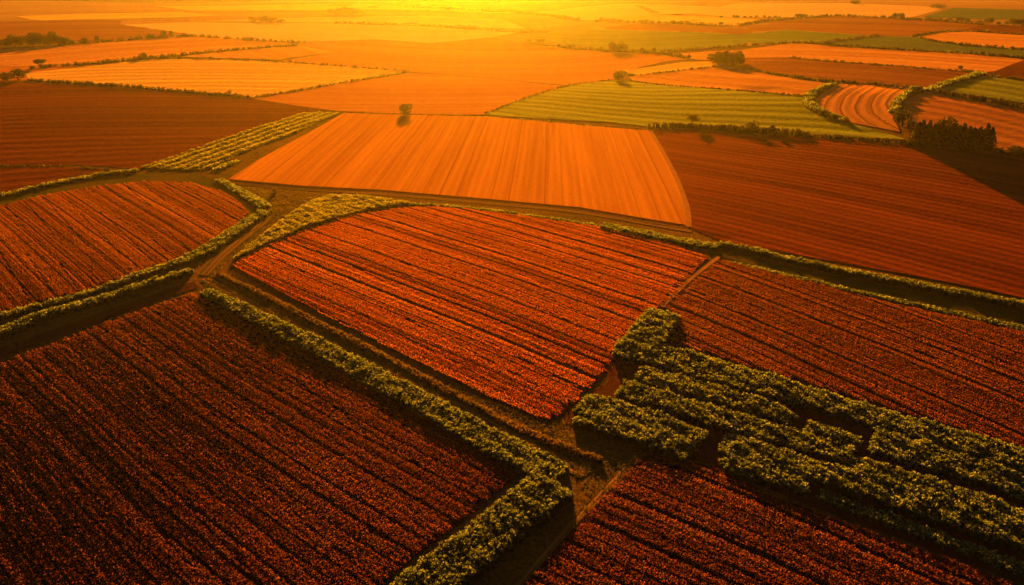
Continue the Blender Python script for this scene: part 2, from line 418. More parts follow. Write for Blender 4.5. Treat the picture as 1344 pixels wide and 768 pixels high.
# ------------------------------------------------------------------ fields (outline in photo pixels unprojected on to the ground)
FIELDS = [
 # material, level, outline, two pixels along the rows (or centre), smooth, label
 ('tan_far', 1, [(-60,3),(300,3),(700,1),(1400,1),(1420,60),(1000,60),(700,60),(300,58),(-60,62)], ((0,30),(600,30)), 0, 'hazy tan far fields under the glow'),
 ('straw', 3, [(20.5,22),(60,20.5),(120,18.5),(240,16.8),(288,20.5),(240,23),(160,25),(93,26.5),(55,27.5),(38,26)], ((20,24),(280,21)), 0, 'long bright yellow strip of field at far left'),
 ('brown', 2, [(-50,30),(0,28),(50,28),(100,26),(160,27.5),(157,32),(195,37),(240,44),(225,48),(110,56),(0,60),(-50,62)], ((0,40),(200,38)), 0, 'brown field above the left treeline'),
 ('cream', 2, [(162,33),(240,30),(340,30.5),(440,31),(500,33),(560,35),(680,43),(645,49),(565,57),(493,52),(440,54),(380,55),(300,51),(240,44),(195,38)], ((200,35),(600,42)), 0, 'pale misty field below the glow'),
 ('orange_far', 3, [(-60,70),(0,66),(71,61),(125,56),(240,48.5),(297,51),(349,54.5),(390,59),(372,61),(320,65),(256,70.5),(220,74),(184,78),(125,83),(62,87),(0,88),(-60,92)], ((0,80),(300,60)), 0, 'orange field between two hedgerows at far left'),
 ('orange_far', 3, [(238,75),(345,62.5),(399,61.5),(440,69),(377,77),(366,79.5),(343,78.5),(300,77)], ((330,65),(365,78)), 0, 'small striped orange field with slanting rows'),
 ('orange_deep', 2, [(-60,92),(0,88),(62,87),(125,84),(184,79),(34,97),(36,106),(-60,110)], ((0,90),(100,86)), 0, 'narrow rust coloured strip above the yellow field'),
 ('straw', 3, [(34,97),(125,86.5),(186,79.5),(220,78),(345,80.5),(368,82),(460,88.5),(490,90),(538,94.5),(440,110.5),(399,118),(331,128.5),(291,123),(220,119),(160,113),(62,107),(36,105)], ((100,98),(450,98)), 0, 'large bright yellow straw field at left'),
 ('dark_brown', 2, [(-80,108),(0,109),(60,110),(160,115),(250,122),(331,130),(400,141),(440,146),(400,148),(300,180),(185,222),(100,217),(0,218),(-80,222)], ((0,170),(300,165)), 0, 'large dark brown field at left'),
 ('dark_brown', 2, [(-80,226),(0,221),(60,219),(100,220),(150,225),(182,226),(120,237),(0,257),(-80,275)], ((0,240),(150,228)), 0, 'small dark brown wedge of field at the left edge'),
 ('orange_deep', 3, [(400,61),(440,55),(493,53),(565,58),(645,50),(690,57),(760,66),(800,68),(860,70.5),(905,78),(870,82),(815,95),(806,105),(747,113),(680,107),(600,99),(538,95),(460,88.5),(368,81),(440,69)], ((450,75),(800,80)), 0, 'hazy orange field below the sun'),
 ('orange_deep', 3, [(538,96),(600,99.5),(680,107.5),(745,114),(690,130),(635,151),(560,151),(450,147),(400,141),(331,130),(399,118.5),(440,111)], ((400,125),(680,125)), 0, 'hazy deep orange field with the lone round tree'),
 ('cream', 2, [(270,27.5),(380,24),(480,22),(565,21),(660,26),(690,38),(560,34),(440,30),(380,29.5)], ((380,25),(680,30)), 0, 'pale yellow field in the brightest glow'),
 ('straw', 2, [(200,8),(420,6),(600,9),(690,18),(640,17),(560,14),(420,14),(250,14)], ((200,10),(600,11)), 0, 'far yellow strip under the sun'),
 ('green_far', 3, [(700,50),(690,46),(720,43),(790,39),(880,42),(969,46),(1032,40),(1090,44),(1152,48),(1118,53),(1080,56),(1031,56),(942,62.5),(865,69),(805,66),(760,62)], ((720,52),(1000,50)), 0, 'olive green far field behind the big hedgerow tree'),
 ('brown', 2, [(790,38),(840,30),(880,32),(957,35),(1005,28.5),(1070,23),(1094,21),(1136,22.5),(1193,25),(1290,33),(1274,39),(1243,42),(1199,48),(1152,47.5),(1090,43),(1030,39),(969,45),(880,41)], ((850,36),(1250,36)), 0, 'long reddish brown field below the far trees'),
 ('straw', 3, [(800,24),(840,20),(880,21),(960,23.5),(1009,27),(962,34),(940,34),(880,29.5),(820,28)], ((820,25),(1000,27)), 0, 'bright yellow far field right of the sun'),
 ('cream', 3, [(699,17),(760,10),(803,6.3),(900,8),(960,10),(910,18),(883,19),(830,21),(783,27),(758,27),(713,22)], ((710,19),(900,14)), 0, 'cream far field right of the sun'),
 ('cream', 2, [(900,17.5),(970,4),(1120,5),(1210,8.5),(1240,11.5),(1193,24),(1136,22),(1094,20.5),(1060,23),(960,23)], ((920,18),(1200,14)), 0, 'pale pinkish far field at upper right'),
 ('green_dark', 3, [(1211,23),(1252,10.7),(1344,13.4),(1420,15),(1420,28),(1344,26),(1290,26),(1229,23.5)], ((1230,20),(1340,20)), 0, 'dull green far field in the upper right corner'),
 ('dark_brown', 3, [(1293,33.5),(1344,35),(1420,37),(1420,50),(1344,46),(1245,42)], ((1290,38),(1340,40)), 0, 'brown strip of field below the right-hand treeline'),
 ('orange_far', 4, [(1202,49),(1240,43),(1274,42.8),(1344,47.3),(1420,52),(1420,71),(1344,65),(1300,62.5),(1229,55.3)], ((1210,50),(1340,56)), 0, 'bright orange field ringed by a dark hedgerow'),
 ('green_dark', 3, [(1090,55),(1104,53.5),(1152,48),(1197,49),(1229,56),(1300,63.5),(1344,67),(1420,73),(1420,82),(1344,76),(1264,70.5),(1104,61),(1085,58)], ((1110,55),(1340,71)), 0, 'green strip of field between orange fields at right'),
 ('orange_far', 3, [(880,72),(930,68),(975,66),(1032,58),(1050,57.5),(1104,62),(1265,71.5),(1336,77.5),(1344,79.5),(1306,94),(1293,95.5),(1265,94),(1104,82),(1037,76),(976,77),(931,80),(905,78)], ((950,72),(1300,85)), 0, 'long orange stubble field behind the tree clump'),
 ('brown', 3, [(976,77.5),(1037,76.5),(1104,82.5),(1265,94.5),(1290,96),(1250,108),(1210,116),(1195,116),(1120,109),(1075,106),(1010,97),(945,88)], ((1000,85),(1250,102)), 0, 'reddish brown field right of the tree clump'),
 ('orange_far', 3, [(825,101),(880,94),(945,86),(1000,96),(1072,108),(1096,112),(1075,118),(1057,127),(1010,122),(930,116),(880,113),(830,106)], ((850,102),(1050,120)), 0, 'orange field below the tree clump'),
 ('straw', 4, [(817,92.5),(858,88),(896,82.7),(935,81),(944,87),(880,94.5),(839,99.6),(825,97)], ((820,96),(935,84)), 0, 'thin yellow green sliver of field left of the clump'),
 ('green', 4, [(635,151),(690,130),(745,113),(806,105.5),(880,113.5),(930,117),(1010,123),(1057,127),(1060,140),(1080,151),(1110,161),(1150,172),(1190,184),(1100,180),(1000,172),(910,166),(860,168),(800,161)], ((700,140),(1100,168)), 0, 'green crop field with long pale rows'),
 ('curved', 4, [(1082,120),(1104,111),(1200,116),(1190,125),(1177,137),(1174,150),(1176,163),(1181,174),(1115,161.5),(1085,151),(1073,141),(1070,131)], ('c', (1420,150)), 0, 'orange stubble field with curved rows'),
 ('orange_deep', 3, [(1186,132),(1215,121),(1280,133),(1344,143),(1420,155),(1420,210),(1344,204),(1200,188),(1188,170)], ((1220,140),(1340,165)), 0, 'orange field behind the row of conifers'),
 ('green', 4, [(1229,118),(1291,101),(1344,107),(1420,115),(1420,150),(1344,136),(1283,127),(1250,122)], ((1250,112),(1344,126)), 0, 'green field at the right edge with dark rows'),
 ('dark_brown', 3, [(1293,97),(1306,94),(1344,80),(1420,83),(1420,114),(1344,105)], ((1300,97),(1344,100)), 0, 'small dark brown field at the right edge'),
 ('orange', 4, [(452,149),(560,152),(640,154),(740,163),(850,172),(875,205),(893,240),(904,275),(905,297),(860,290),(760,273),(640,262),(500,250),(400,245),(300,236),(340,210),(400,178)], ((716,270),(718,168)), 0, 'bright orange stubble field with lines running to the sun'),
 ('brown_row', 3, [(857,170),(920,170),(1010,178),(1100,184),(1185,190),(1344,206),(1440,216),(1440,412),(1344,392),(1250,372),(1100,345),(945,317),(908,301),(905,275),(893,238),(875,205)], ((907,271),(1344,378)), 0, 'wide red brown field at right with fine rows'),
]
for mat, lev, px, rows, sm, lab in FIELDS:
    cen = None
    if rows[0] == 'c': cen, rows = rows[1], None
    sheet('field', ground_poly(px, sm), M[mat], lev, rows, cen, lab, 'field')

# near fields: soil sheets, crop on top
NEAR = {
 'A': dict(px=[(-90,290),(0,271),(60,257),(130,245),(190,239),(250,241),(290,251),(314,266),(327,280),(314,298),(280,322),(235,343),(180,364),(100,388),(0,414),(-90,440)], rows=((81,256),(217,349)), soil='dark_soil', crop='crop_mid',
   lab='red crop field with a rounded top at left'),
 'B': dict(px=[(304,350),(345,327),(400,303),(450,287),(500,276),(550,272),(610,275),(700,286),(790,300),(870,318),(930,339),(900,370),(868,403),(835,440),(795,490),(757,530),(722,556),(640,522),(500,453),(400,402)], rows=((450,312),(802,437)), soil='dark_soil', crop='crop_bright',
   lab='bright red crop field in the middle'),
 'C': dict(px=[(-120,520),(0,478),(60,455),(150,420),(250,386),(330,424),(450,488),(560,550),(682,624),(620,674),(560,720),(500,768),(440,830),(-120,830)], rows=((182,410),(446,572)), soil='dark_soil', crop='crop_dark',
   lab='large dark red crop field at lower left'),
 'D': dict(px=[(945,342),(1063,372),(1165,398),(1344,438),(1440,462),(1440,625),(1344,590),(1200,548),(1060,505),(960,478),(880,448),(893,420),(872,404),(905,372)], rows=((914,356),(1189,460)), soil='dark_soil', crop='crop_mid',
   lab='dark red crop field at right above the green bush rows'),
 'E': dict(px=[(848,596),(930,612),(1010,650),(1100,684),(1200,720),(1344,772),(1440,800),(1440,840),(620,840),(688,768),(760,686),(800,645)], rows=((894,638),(1183,768)), soil='dark_soil', crop='crop_dark',
   lab='dark red crop field at lower right'),
}
def crop(name, poly, rows, mat, label, sub=.34, along=.36, bed=(4, 8), hgt=.42, seed=0, leaf=.34, spread=.13, rowt=.1, leaft=.2, up=.1, L=5, gaps=(.4, .3, .2, .1), bedr=.24):
    r = np.random.default_rng(seed)
    A, d, nn = row_frame(*rows)
    rel = poly - A
    u0, u1 = (rel @ nn).min(), (rel @ nn).max(); v0, v1 = (rel @ d).min(), (rel @ d).max()
    P, Hh = [], []
    u = u0; k = 0; left = r.integers(*bed); bedh = 1.0; bedt = .5
    while u < u1:
        if left <= 0:                                   # wheel furrow
            left = r.integers(*bed); u += r.choice([.22, .38, .6, .95], p=gaps); bedh = r.uniform(1 - 1.4 * bedr, 1 + .8 * bedr); bedt = r.uniform(-bedr, bedr * .85)
        left -= 1
        n = int((v1 - v0) / along)
        v = v0 + (np.arange(n) + r.uniform(-.4, .4, n)) * along
        uu = u + r.normal(0, sub * .16, n) + .25 * np.sin(v / 23 + u * .02) + .10 * np.sin(v / 7.3 + u * .1)
        q = A + v[:, None] * d + uu[:, None] * nn
        keep = (r.random(n) < .93)
        e0 = r.normal(0, 1.0); e1 = r.normal(0, 1.0)
        ok = inside(q + d * e0, poly) & inside(q + d * e1, poly); keep &= ok
        # bare gaps along the row
        g = np.sin(v * .31 + u * 3.7) + np.sin(v * .083 + u * 1.3)
        keep &= g > -1.75
        rowh = r.uniform(.7, 1.2) * bedh
        P.append(np.column_stack([q[keep], np.full(keep.sum(), rowh), np.full(keep.sum(), bedt + r.uniform(-rowt, rowt))]))
        u += sub
    P = np.concatenate(P)
    P = P[inside(P[:, :2], poly)]
    hh = hgt * P[:, 2] * r.uniform(.6, 1.25, len(P))
    z = terrain(P[:, 0], P[:, 1]) + lift_of(P[:, 0], P[:, 1], 3)
    blot = .5 + .5 * np.sin(P[:, 0] / 9 + 2 * np.sin(P[:, 1] / 13)) * np.cos(P[:, 1] / 11)
    cl = Cloud()
    for j in range(L):
        off = r.normal(0, spread, (len(P), 2))
        zz = z + hh * (.35 + .65 * (j + r.random(len(P))) / L)
        pts = np.column_stack([P[:, :2] + off, zz])
        t = np.clip(.42 + P[:, 3] + .18 * (blot - .5) + r.normal(0, leaft, len(P)) + .1 * (j / L - .5), 0, 1)
        cl.quads(leaf_quads(pts, leaf, up), t)
    o = cl.build(name, mat)
    return tag(o, label, 'crop', None, 'stuff'), len(P)

for k, f in NEAR.items():
    poly = ground_poly(f['px'], False)
    sheet('field', poly, M[f['soil']], 3, f['rows'], None, 'bare soil under the ' + f['lab'], 'field')
    _, n = crop('crop', poly, f['rows'], M[f['crop']], f['lab'].replace('field', 'rows'), seed=ord(k), bed=(3, 7) if k in 'BD' else (5, 11) if k == 'A' else (5, 9), bedr=.24 if k in 'ABD' else .13, **(dict(sub=.40, along=.17, leaf=.21, spread=.07, rowt=.3, leaft=.10, up=.25, L=4, gaps=(.6, .3, .1, 0) if k == 'A' else (.4, .3, .2, .1)) if k in 'BDA' else dict(sub=.36, along=.22, leaf=.24, rowt=.14, leaft=.16, gaps=(.15, .45, .35, .05))))
    print('crop', k, n, 'area', poly.ptp(0) if hasattr(poly, 'ptp') else np.ptp(poly, axis=0))

# ------------------------------------------------------------------ tracks and verges
def strip_poly(px, w):
    """ground outline of a strip of width w metres (number or list) along photo pixels"""
    g = np.array([at(*p) for p in catmull(widen(px, False), False, 5)])
    d = np.gradient(g, axis=0); d /= np.linalg.norm(d, axis=1)[:, None]
    n = np.column_stack([-d[:, 1], d[:, 0]])
    if np.ndim(w): w = np.interp(np.linspace(0, 1, len(g)), np.linspace(0, 1, len(w)), w)[:, None]
    return np.concatenate([g + n * w / 2, (g - n * w / 2)[::-1]])

sheet('grass_verge', ground_poly([(-90,270),(0,260),(68,244),(135,232),(200,227),(255,229),(292,239),(325,256),(345,274),(322,296),(300,312),(250,330),(120,370),(-90,420)]), M['verge'], 2, None, None, 'green grassy margin round the rounded left field', None)
sheet('bare_soil', ground_poly([(850,404),(895,418),(880,446),(1060,503),(1344,590),(1440,620),(1440,800),(1344,766),(1060,664),(930,610),(850,590),(742,556),(742,540),(800,500),(790,466)]), M['red_soil'], 2, None, None, 'bare red earth between the bushy rows', None)
for nm, px, w, mat, lev, lab in [
  ('grass_verge', [(930,330),(1063,362),(1165,386),(1344,424),(1440,446)], [3,6,8,9,9], 'verge', 2, 'dark green verge under the long right hedge'),
  ('path', [(344,262),(352,285),(320,312),(290,338),(268,362)], 3.2, 'track', 2, 'earth path between hedges'),
  ('path', [(270,366),(330,398),(450,460),(600,535),(700,588),(770,622)], 3.0, 'track', 2, 'earth path beside the long hedge'),
  ('path', [(840,600),(790,652),(735,712),(660,800)], 2.2, 'track', 2, 'earth path beside the lower right field'),
  ('path', [(944,338),(905,368),(868,404)], 1.1, 'pale_track', 4, 'narrow pale path between two red fields'),
  ('path', [(300,240),(400,249),(500,255),(640,267),(760,279),(860,296),(908,304)], 2.2, 'track', 2, 'earth track below the orange stubble field'),
  ('bank', [(298,238),(400,247),(500,252),(640,264),(760,276),(860,293),(905,300)], 1.0, 'red_soil', 5, 'red earth bank edging the orange stubble field'),
  ('path', [(854,173),(873,206),(890,240),(902,275),(904,299)], 1.6, 'pale_track', 5, 'pale track curving round the orange stubble field'),
  ('bank', [(-90,498),(0,464),(60,442),(150,410),(225,384),(258,374)], 4.0, 'red_soil', 2, 'strip of bare red earth by the left hedges'),
]:
    o = sheet(nm, strip_poly(px, w), M[mat], lev, None, None, lab, None, line=[at(*p) for p in catmull(widen(px, False), False, 5)])

# ------------------------------------------------------------------ hedges, bush rows
def lump(x, y, s):
    return (np.sin(x / s + 1.7 * np.sin(y / s * .7)) * np.cos(y / s * 1.13 + .6 * np.sin(x / s * .9)) +
            .5 * np.sin(x / s * 2.3 + y / s * 1.9))

def bushes(name, poly_px_or_line, hgt, mat, label, cat, group=None, width=None, clump=None, dens=1.0, rows=None, rowp=None, bare=0.0, leaves=12, tint=0.0, smooth=True):
    """a hedge or leafy strip: closely set leafy clumps over a footprint, lumpy top, rounded shoulders"""
    if width is not None:
        poly = strip_poly(poly_px_or_line, width)
    else:
        poly = ground_poly(poly_px_or_line, smooth)
    cen = poly.mean(0)
    near = np.linalg.norm(poly, axis=1).min()
    cs = clump or float(np.clip(near / 260, .55, 3.0))
    lo, hi = poly.min(0), poly.max(0)
    sp = cs * .92 / math.sqrt(dens)
    gx = np.arange(lo[0], hi[0], sp); gy = np.arange(lo[1], hi[1], sp)
    g = np.stack(np.meshgrid(gx, gy), -1).reshape(-1, 2)
    g = g + RNG.uniform(-.45, .45, g.shape) * sp
    g = g[inside(g, poly)]
    if len(g) == 0: g = poly[::2]
    ring = densify(poly, max(.5, sp))
    dist = np.concatenate([np.min(np.linalg.norm(c[:, None] - ring[None], axis=2), axis=1) for c in np.array_split(g, max(1, len(g) // 400 + 1))]) if len(g) else np.zeros(0)
    if bare > 0:
        k = RNG.random(len(g)) > bare
        g, dist = g[k], dist[k]
    rag = (dist > -1) if mat == 'hedge_far' or dist.max() < cs * 1.6 else dist > cs * .95 * np.clip(lump(g[:, 0] + 31, g[:, 1] - 17, cs * 2.1), 0, 1)
    g, dist = g[rag], dist[rag]
    edge = np.clip(dist / (hgt * .55), 0, 1)
    prof = .45 + .55 * np.sqrt(1 - (1 - edge) ** 2)
    h = hgt * prof * (1 + .15 * lump(g[:, 0], g[:, 1], cs * 2.4) + .10 * lump(g[:, 0], g[:, 1], 9.0) + RNG.normal(0, .10, len(g)))
    tt = .5 + .12 * lump(g[:, 0], g[:, 1], cs * 4)
    if rows is not None:
        A, d, nn = row_frame(*rows)
        ph = ((g - A) @ nn) / rowp
        rr = .5 + .5 * np.cos(2 * math.pi * ph + .5 * lump(g[:, 0], g[:, 1], 6))
        h *= .3 + .7 * rr ** .6; tt = tt - .3 * (1 - rr)
    h = np.maximum(h, hgt * .2)
    z0 = terrain(g[:, 0], g[:, 1])
    gt = RNG.normal(0, .14, len(g))
    cl = Cloud()
    # leafy clumps: dome of leaves on each plant
    for j in range(leaves):
        a = RNG.uniform(0, 2 * math.pi, len(g)); e = np.arcsin(RNG.uniform(-.1, 1, len(g)))
        rad = cs * .62 * RNG.uniform(.75, 1.05, len(g))
        p = np.column_stack([g[:, 0] + rad * np.cos(e) * np.cos(a), g[:, 1] + rad * np.cos(e) * np.sin(a), z0 + h - cs * .55 + rad * np.sin(e) * .9])
        t = np.clip(tt + tint + gt + RNG.normal(0, .2, len(g)) + .25 * (np.sin(e) - .4), 0, 1)  # upper leaves tinted brighter, a highlight put into the colour
        cl.quads(leaf_quads(p, cs * .52, .05), t)
    # leaves down the flanks of the outer plants
    side = np.where(dist < cs * 1.1)[0]
    nl = max(3, int(hgt / cs * 4))
    for j in range(nl):
        zf = RNG.uniform(.02, .95, len(side))
        p = np.column_stack([g[side] + RNG.normal(0, cs * .3, (len(side), 2)), z0[side] + h[side] * zf])
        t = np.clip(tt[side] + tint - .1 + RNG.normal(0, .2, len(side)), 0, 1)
        cl.quads(leaf_quads(p, cs * .55, -.1), t)
    # dense twiggy inside: one low blunt cone per plant
    m = len(g); sgm = 5
    ang = np.arange(sgm) * 2 * math.pi / sgm
    ring3 = np.stack([np.cos(ang), np.sin(ang)], 1)
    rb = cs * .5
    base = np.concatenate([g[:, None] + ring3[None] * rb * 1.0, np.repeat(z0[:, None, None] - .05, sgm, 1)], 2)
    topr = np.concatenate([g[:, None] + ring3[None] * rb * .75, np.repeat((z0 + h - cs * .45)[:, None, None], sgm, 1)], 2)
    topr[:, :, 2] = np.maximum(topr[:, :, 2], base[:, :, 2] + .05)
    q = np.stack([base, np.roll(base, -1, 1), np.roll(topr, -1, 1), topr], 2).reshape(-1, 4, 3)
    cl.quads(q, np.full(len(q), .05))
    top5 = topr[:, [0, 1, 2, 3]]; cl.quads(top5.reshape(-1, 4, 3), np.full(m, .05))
    o = cl.build(name, M[mat])
    # origin to the footprint's middle
    c = np.array([cen[0], cen[1], float(terrain(*cen))])
    co = np.empty(len(o.data.vertices) * 3, np.float32); o.data.vertices.foreach_get('co', co)
    o.data.vertices.foreach_set('co', (co.reshape(-1, 3) - c.astype(np.float32)).ravel()); o.data.update()
    o.location = c
    return tag(o, label, cat, group)

HEDGES = [
 # line, width, height, material, label
 ([(349,278),(305,308),(254,339),(203,357),(118,386),(0,418),(-70,438)], [4.5,4.5,4.5,3.4,2.6,2.4,2.4], 1.6, 'hedge', 'long yellow green hedge bounding the rounded left field'),
 ([(288,238),(318,254),(349,274)], [2.6,3.4,4], 1.6, 'hedge', 'short leafy hedge running down to the bend of the earth path'),
 ([(257,358),(217,369),(135,396),(68,414),(0,439),(-70,462)], [2,2.8,3.2,3.6,4,4], 2.0, 'hedge', 'outer green hedge with a deep shadow beside the bare red strip'),
 ([(-70,272),(0,259),(68,243),(135,231),(183,226)], 2.6, 1.7, 'hedge', 'thin dark green hedge over the top of the left field'),
 ([(284,224),(300,217),(313,212)], 2.6, 1.5, 'hedge', 'stub of hedge beside the end of the green crop strip'),
 ([(540,268),(600,272),(700,284),(785,297)], 1.3, .9, 'hedge', 'very thin low hedge along the top of the bright red field'),
 ([(790,298),(870,314),(945,327)], 4.4, 1.7, 'hedge', 'short thick yellow green hedge at the corner of the red field'),
 ([(945,322),(1063,349),(1165,370),(1344,404),(1430,422)], [2.4,2.8,3,3.2,3.2], 1.9, 'hedge', 'long straight hedge below the wide red brown field'),
 ([(266,384),(330,415),(450,476),(600,558),(700,612),(738,630)], [3.2,4.4,5,5.6,6.2,6], 1.7, 'hedge', 'long wide leafy hedge along the lower left red field'),
 ([(726,640),(690,672),(640,712),(560,776),(480,842)], [7.6,7.8,7.6,7.6,7.6], 2.3, 'hedge', 'broad leafy hedge in front, running to the bottom edge'),
 ([(285,360),(350,390),(420,427),(520,477),(620,532),(700,572),(790,606)], [1.2,1.6,1.6,1.4,1.4,1.4,1.3], 1.0, 'hedge_brown', 'low dry brown hedge between the path and the red field'),
 ([(960,345),(1063,369),(1165,393),(1344,432),(1430,452)], [1.2,1.6,1.8,2.2,2.2], .8, 'hedge', 'low straggling row of leafy plants under the long right hedge'),
 # the mid-distance
 ([(1096,112),(1078,118),(1062,128),(1064,141),(1080,150),(1110,161)], [3,4,4.5,4.5,4,3], 3.0, 'hedge', 'curved leafy hedge left of the curved rows'),
 ([(1202,118),(1187,127),(1177,139),(1174,150)], [2.6,3.2,4,4], 3.0, 'hedge', 'curved leafy hedge right of the curved rows'),
 ([(1215,121),(1250,109),(1287,98)], 4.2, 2.6, 'hedge', 'straight leafy hedge climbing beside the green field at right edge'),
 ([(1226,122),(1265,128),(1318,137),(1344,141),(1400,150)], 3.0, 2.6, 'hedge_far', 'dark hedge along the near side of the right-edge green field'),
 ([(1287,98),(1344,106),(1400,113)], 2.4, 1.8, 'hedge_far', 'dark hedge between the small brown and the green field at right edge'),
 ([(850,169),(880,168),(910,168.5),(1000,175),(1060,179)], [2,4.5,5,5,3], 3.0, 'hedge_far', 'bushy dark hedge with two trees below the green crop field'),
 ([(1060,179),(1100,182),(1190,188),(1210,192)], 2.2, 1.8, 'hedge_far', 'thin dark hedge between the green crop field and the conifers'),
 ([(1298,198),(1344,203),(1400,208)], 2.4, 2.0, 'hedge_far', 'dark low hedge right of the conifers'),
 ([(36,106),(62,108),(160,114.5),(250,122.5),(331,129.5)], 3.0, 2.4, 'hedge_far', 'dark hedgerow along the near side of the large yellow field'),
 ([(331,129.5),(399,118.5),(440,111),(538,95.5)], 2.4, 1.8, 'hedge_far', 'thin hedgerow along the slanting right side of the yellow field'),
 ([(40,91),(62,88.5),(125,84),(184,78.5),(256,71),(320,65.5),(390,60)], 3.5, 2.6, 'hedge_far', 'hedgerow climbing from the parasol tree past four small trees'),
 ([(186,78.5),(220,77.5),(345,80),(368,82),(460,88.5),(538,95)], 2.6, 2.0, 'hedge_far', 'thin hedgerow along the far side of the large yellow field'),
 ([(75,60),(125,56.5),(240,48.5),(297,51),(349,54.5),(400,57)], 4.0, 3.0, 'hedge_far', 'far left hedgerow on a ridge with scattered small trees'),
 ([(690,57),(760,65),(800,68),(860,70.5),(905,77)], 4.0, 3.2, 'hedge_far', 'hazy hedgerow around the big dark tree right of the sun'),
 ([(865,69.5),(942,63),(1031,57),(1080,58)], 3.4, 2.4, 'hedge_far', 'hedgerow below the olive green far field'),
 ([(1080,58),(1104,61.5),(1265,71),(1344,77),(1400,81)], 3.4, 2.4, 'hedge_far', 'dark hedgerow along the near side of the green strip at right'),
 ([(880,30.5),(957,35),(1005,28.5),(1070,23.5),(1094,21.5),(1136,23),(1193,25.5),(1290,33)], 5, 3.0, 'hedge_far', 'long wavy far hedgerow over the reddish brown field'),
 ([(1090,55),(1118,52.5),(1152,48)], 3.5, 2.4, 'hedge_far', 'short slanting hedgerow between two green fields'),
 ([(440,31),(560,34.5),(680,42.5),(720,43)], 6, 3.5, 'hedge_far', 'hazy hedgerow crossing the brightest glow'),
 ([(530,9),(612,14),(690,18.5),(758,27.5)], 9, 4.5, 'hedge_far', 'very faint hedgerow just under the sun'),
 ([(1037,76.5),(1104,82.5),(1265,94.5),(1290,96)], 2.2, 1.5, 'hedge_far', 'thin dark hedge along the far side of the reddish brown field'),
 ([(985,92),(1010,97.5),(1050,103.5),(1075,106.5),(1120,109.5),(1200,116.5)], 2.6, 2.0, 'hedge_far', 'ragged hedge from the clump shadow to the curved rows'),
 ([(450,148.5),(560,152),(640,153.5),(740,162.5),(850,171)], 1.3, 1.0, 'hedge_far', 'thin dark hedge along the far side of the orange stubble field'),
 ([(635,151),(690,130),(745,113.5),(806,105.5)], 1.8, 1.4, 'hedge_far', 'thin hedge up the slanting left side of the green crop field'),
 ([(839,100),(880,95),(944,88)], 2.4, 1.8, 'hedge_far', 'thin hedge under the yellow green sliver'),
 ([(1199,48.5),(1225,44.5),(1243,42.7),(1274,42.3),(1344,47),(1400,51)], 4, 2.6, 'hedge_far', 'dark hedgerow curling over the far side of the ringed orange field'),
 ([(1205,50),(1229,55.8),(1300,63),(1344,66),(1400,70.5)], 3, 2.2, 'hedge_far', 'dark hedgerow with round bushes on the near side of the ringed orange field'),
 ([(806,105.8),(880,113.3),(930,116.5),(1057,127)], 1.6, 1.2, 'hedge_far', 'thin hedge along the far side of the green crop field'),
 ([(-50,219),(0,218.5),(60,218.5),(100,219.5),(150,225)], 1.4, .9, 'hedge_far', 'thin dark hedge between the two dark brown fields at left'),
 ([(1190,122),(1203,117.5),(1212,117.5)], 2.4, 2.4, 'hedge_far', 'tiny dark hedge end at the top of the curved rows'),
]
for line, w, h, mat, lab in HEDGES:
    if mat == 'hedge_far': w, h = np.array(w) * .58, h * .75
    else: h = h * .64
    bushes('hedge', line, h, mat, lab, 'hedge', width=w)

# leafy crop strips
bushes('crop_strip', [(187,221),(250,199),(330,172),(400,149),(447,149),(380,178),(320,201),(272,223),(230,224)], 1.0, 'strip_crop', 'green crop strip with long rows pointing to the sun', 'crop strip', rows=((220,215),(415,150)), rowp=4.4, clump=.75, smooth=False)
bushes('crop_strip', [(301,346),(325,325),(355,303),(385,280),(410,265),(434,258),(470,259),(505,263),(540,268),(520,272),(480,278),(450,286),(400,301),(345,325)], 1.0, 'strip_crop', 'yellow green leafy wedge above the tip of the bright red field', 'crop strip', clump=.6, smooth=False)

# block of bushy rows at right
ROWS = [
 ([(846,410),(872,416),(890,422)], None, 'short bushy stub at the very top of the green block'),
 ([(806,461),(870,472),(930,489),(1000,509),(1034,519),(1100,538),(1200,567),(1344,610),(1430,636)], [5,6.2,6.2,6,5.4,5,5,5,5], 'longest bushy row, topmost in the green block'),
 ([(836,494),(900,511),(960,528),(1010,545),(1042,557)], [4.6,4.6,4.4,4,3.4], 'second bushy row ending at the bare pit'),
 ([(1056,563),(1090,575),(1128,590)], 2.6, 'short bushy row lying inside the bare pit'),
 ([(812,514),(880,534),(940,553),(1000,570),(1060,587),(1120,606)], [4.2,4.2,4.4,4.4,4.2,4], 'bushy row running past the near side of the bare pit'),
 ([(1142,582),(1204,600),(1270,620),(1344,644),(1430,672)], [6,5.6,5,5,5], 'bushy row starting at the right end of the bare pit'),
 ([(762,531),(810,545),(860,562),(922,586)], [4.6,5,5,4.4], 'upper of the two bushy rows ending at the small bare gap'),
 ([(757,548),(810,563),(860,579),(908,598)], [4,4.6,4.6,4.2], 'nearest bushy row left of the small bare gap'),
 ([(946,586),(1010,604),(1060,620),(1130,642),(1230,674),(1344,712),(1430,742)], [4.4,4.4,4.2,4.6,4.6,4.6,4.6], 'long bushy row starting right of the small bare gap'),
 ([(945,606),(1000,623),(1060,642)], [4,4.2,4], 'short lumpy bushy row nearest the lower right red field'),
 ([(1110,612),(1180,634),(1260,660),(1344,688),(1430,716)], [3.6,3.8,3.8,3.8,3.8], 'bushy row in the middle of the lower right of the green block'),
 ([(1075,652),(1150,680),(1240,712),(1344,752),(1430,786)], 2.2, 'low dark row of small plants, nearest of the green block'),
]
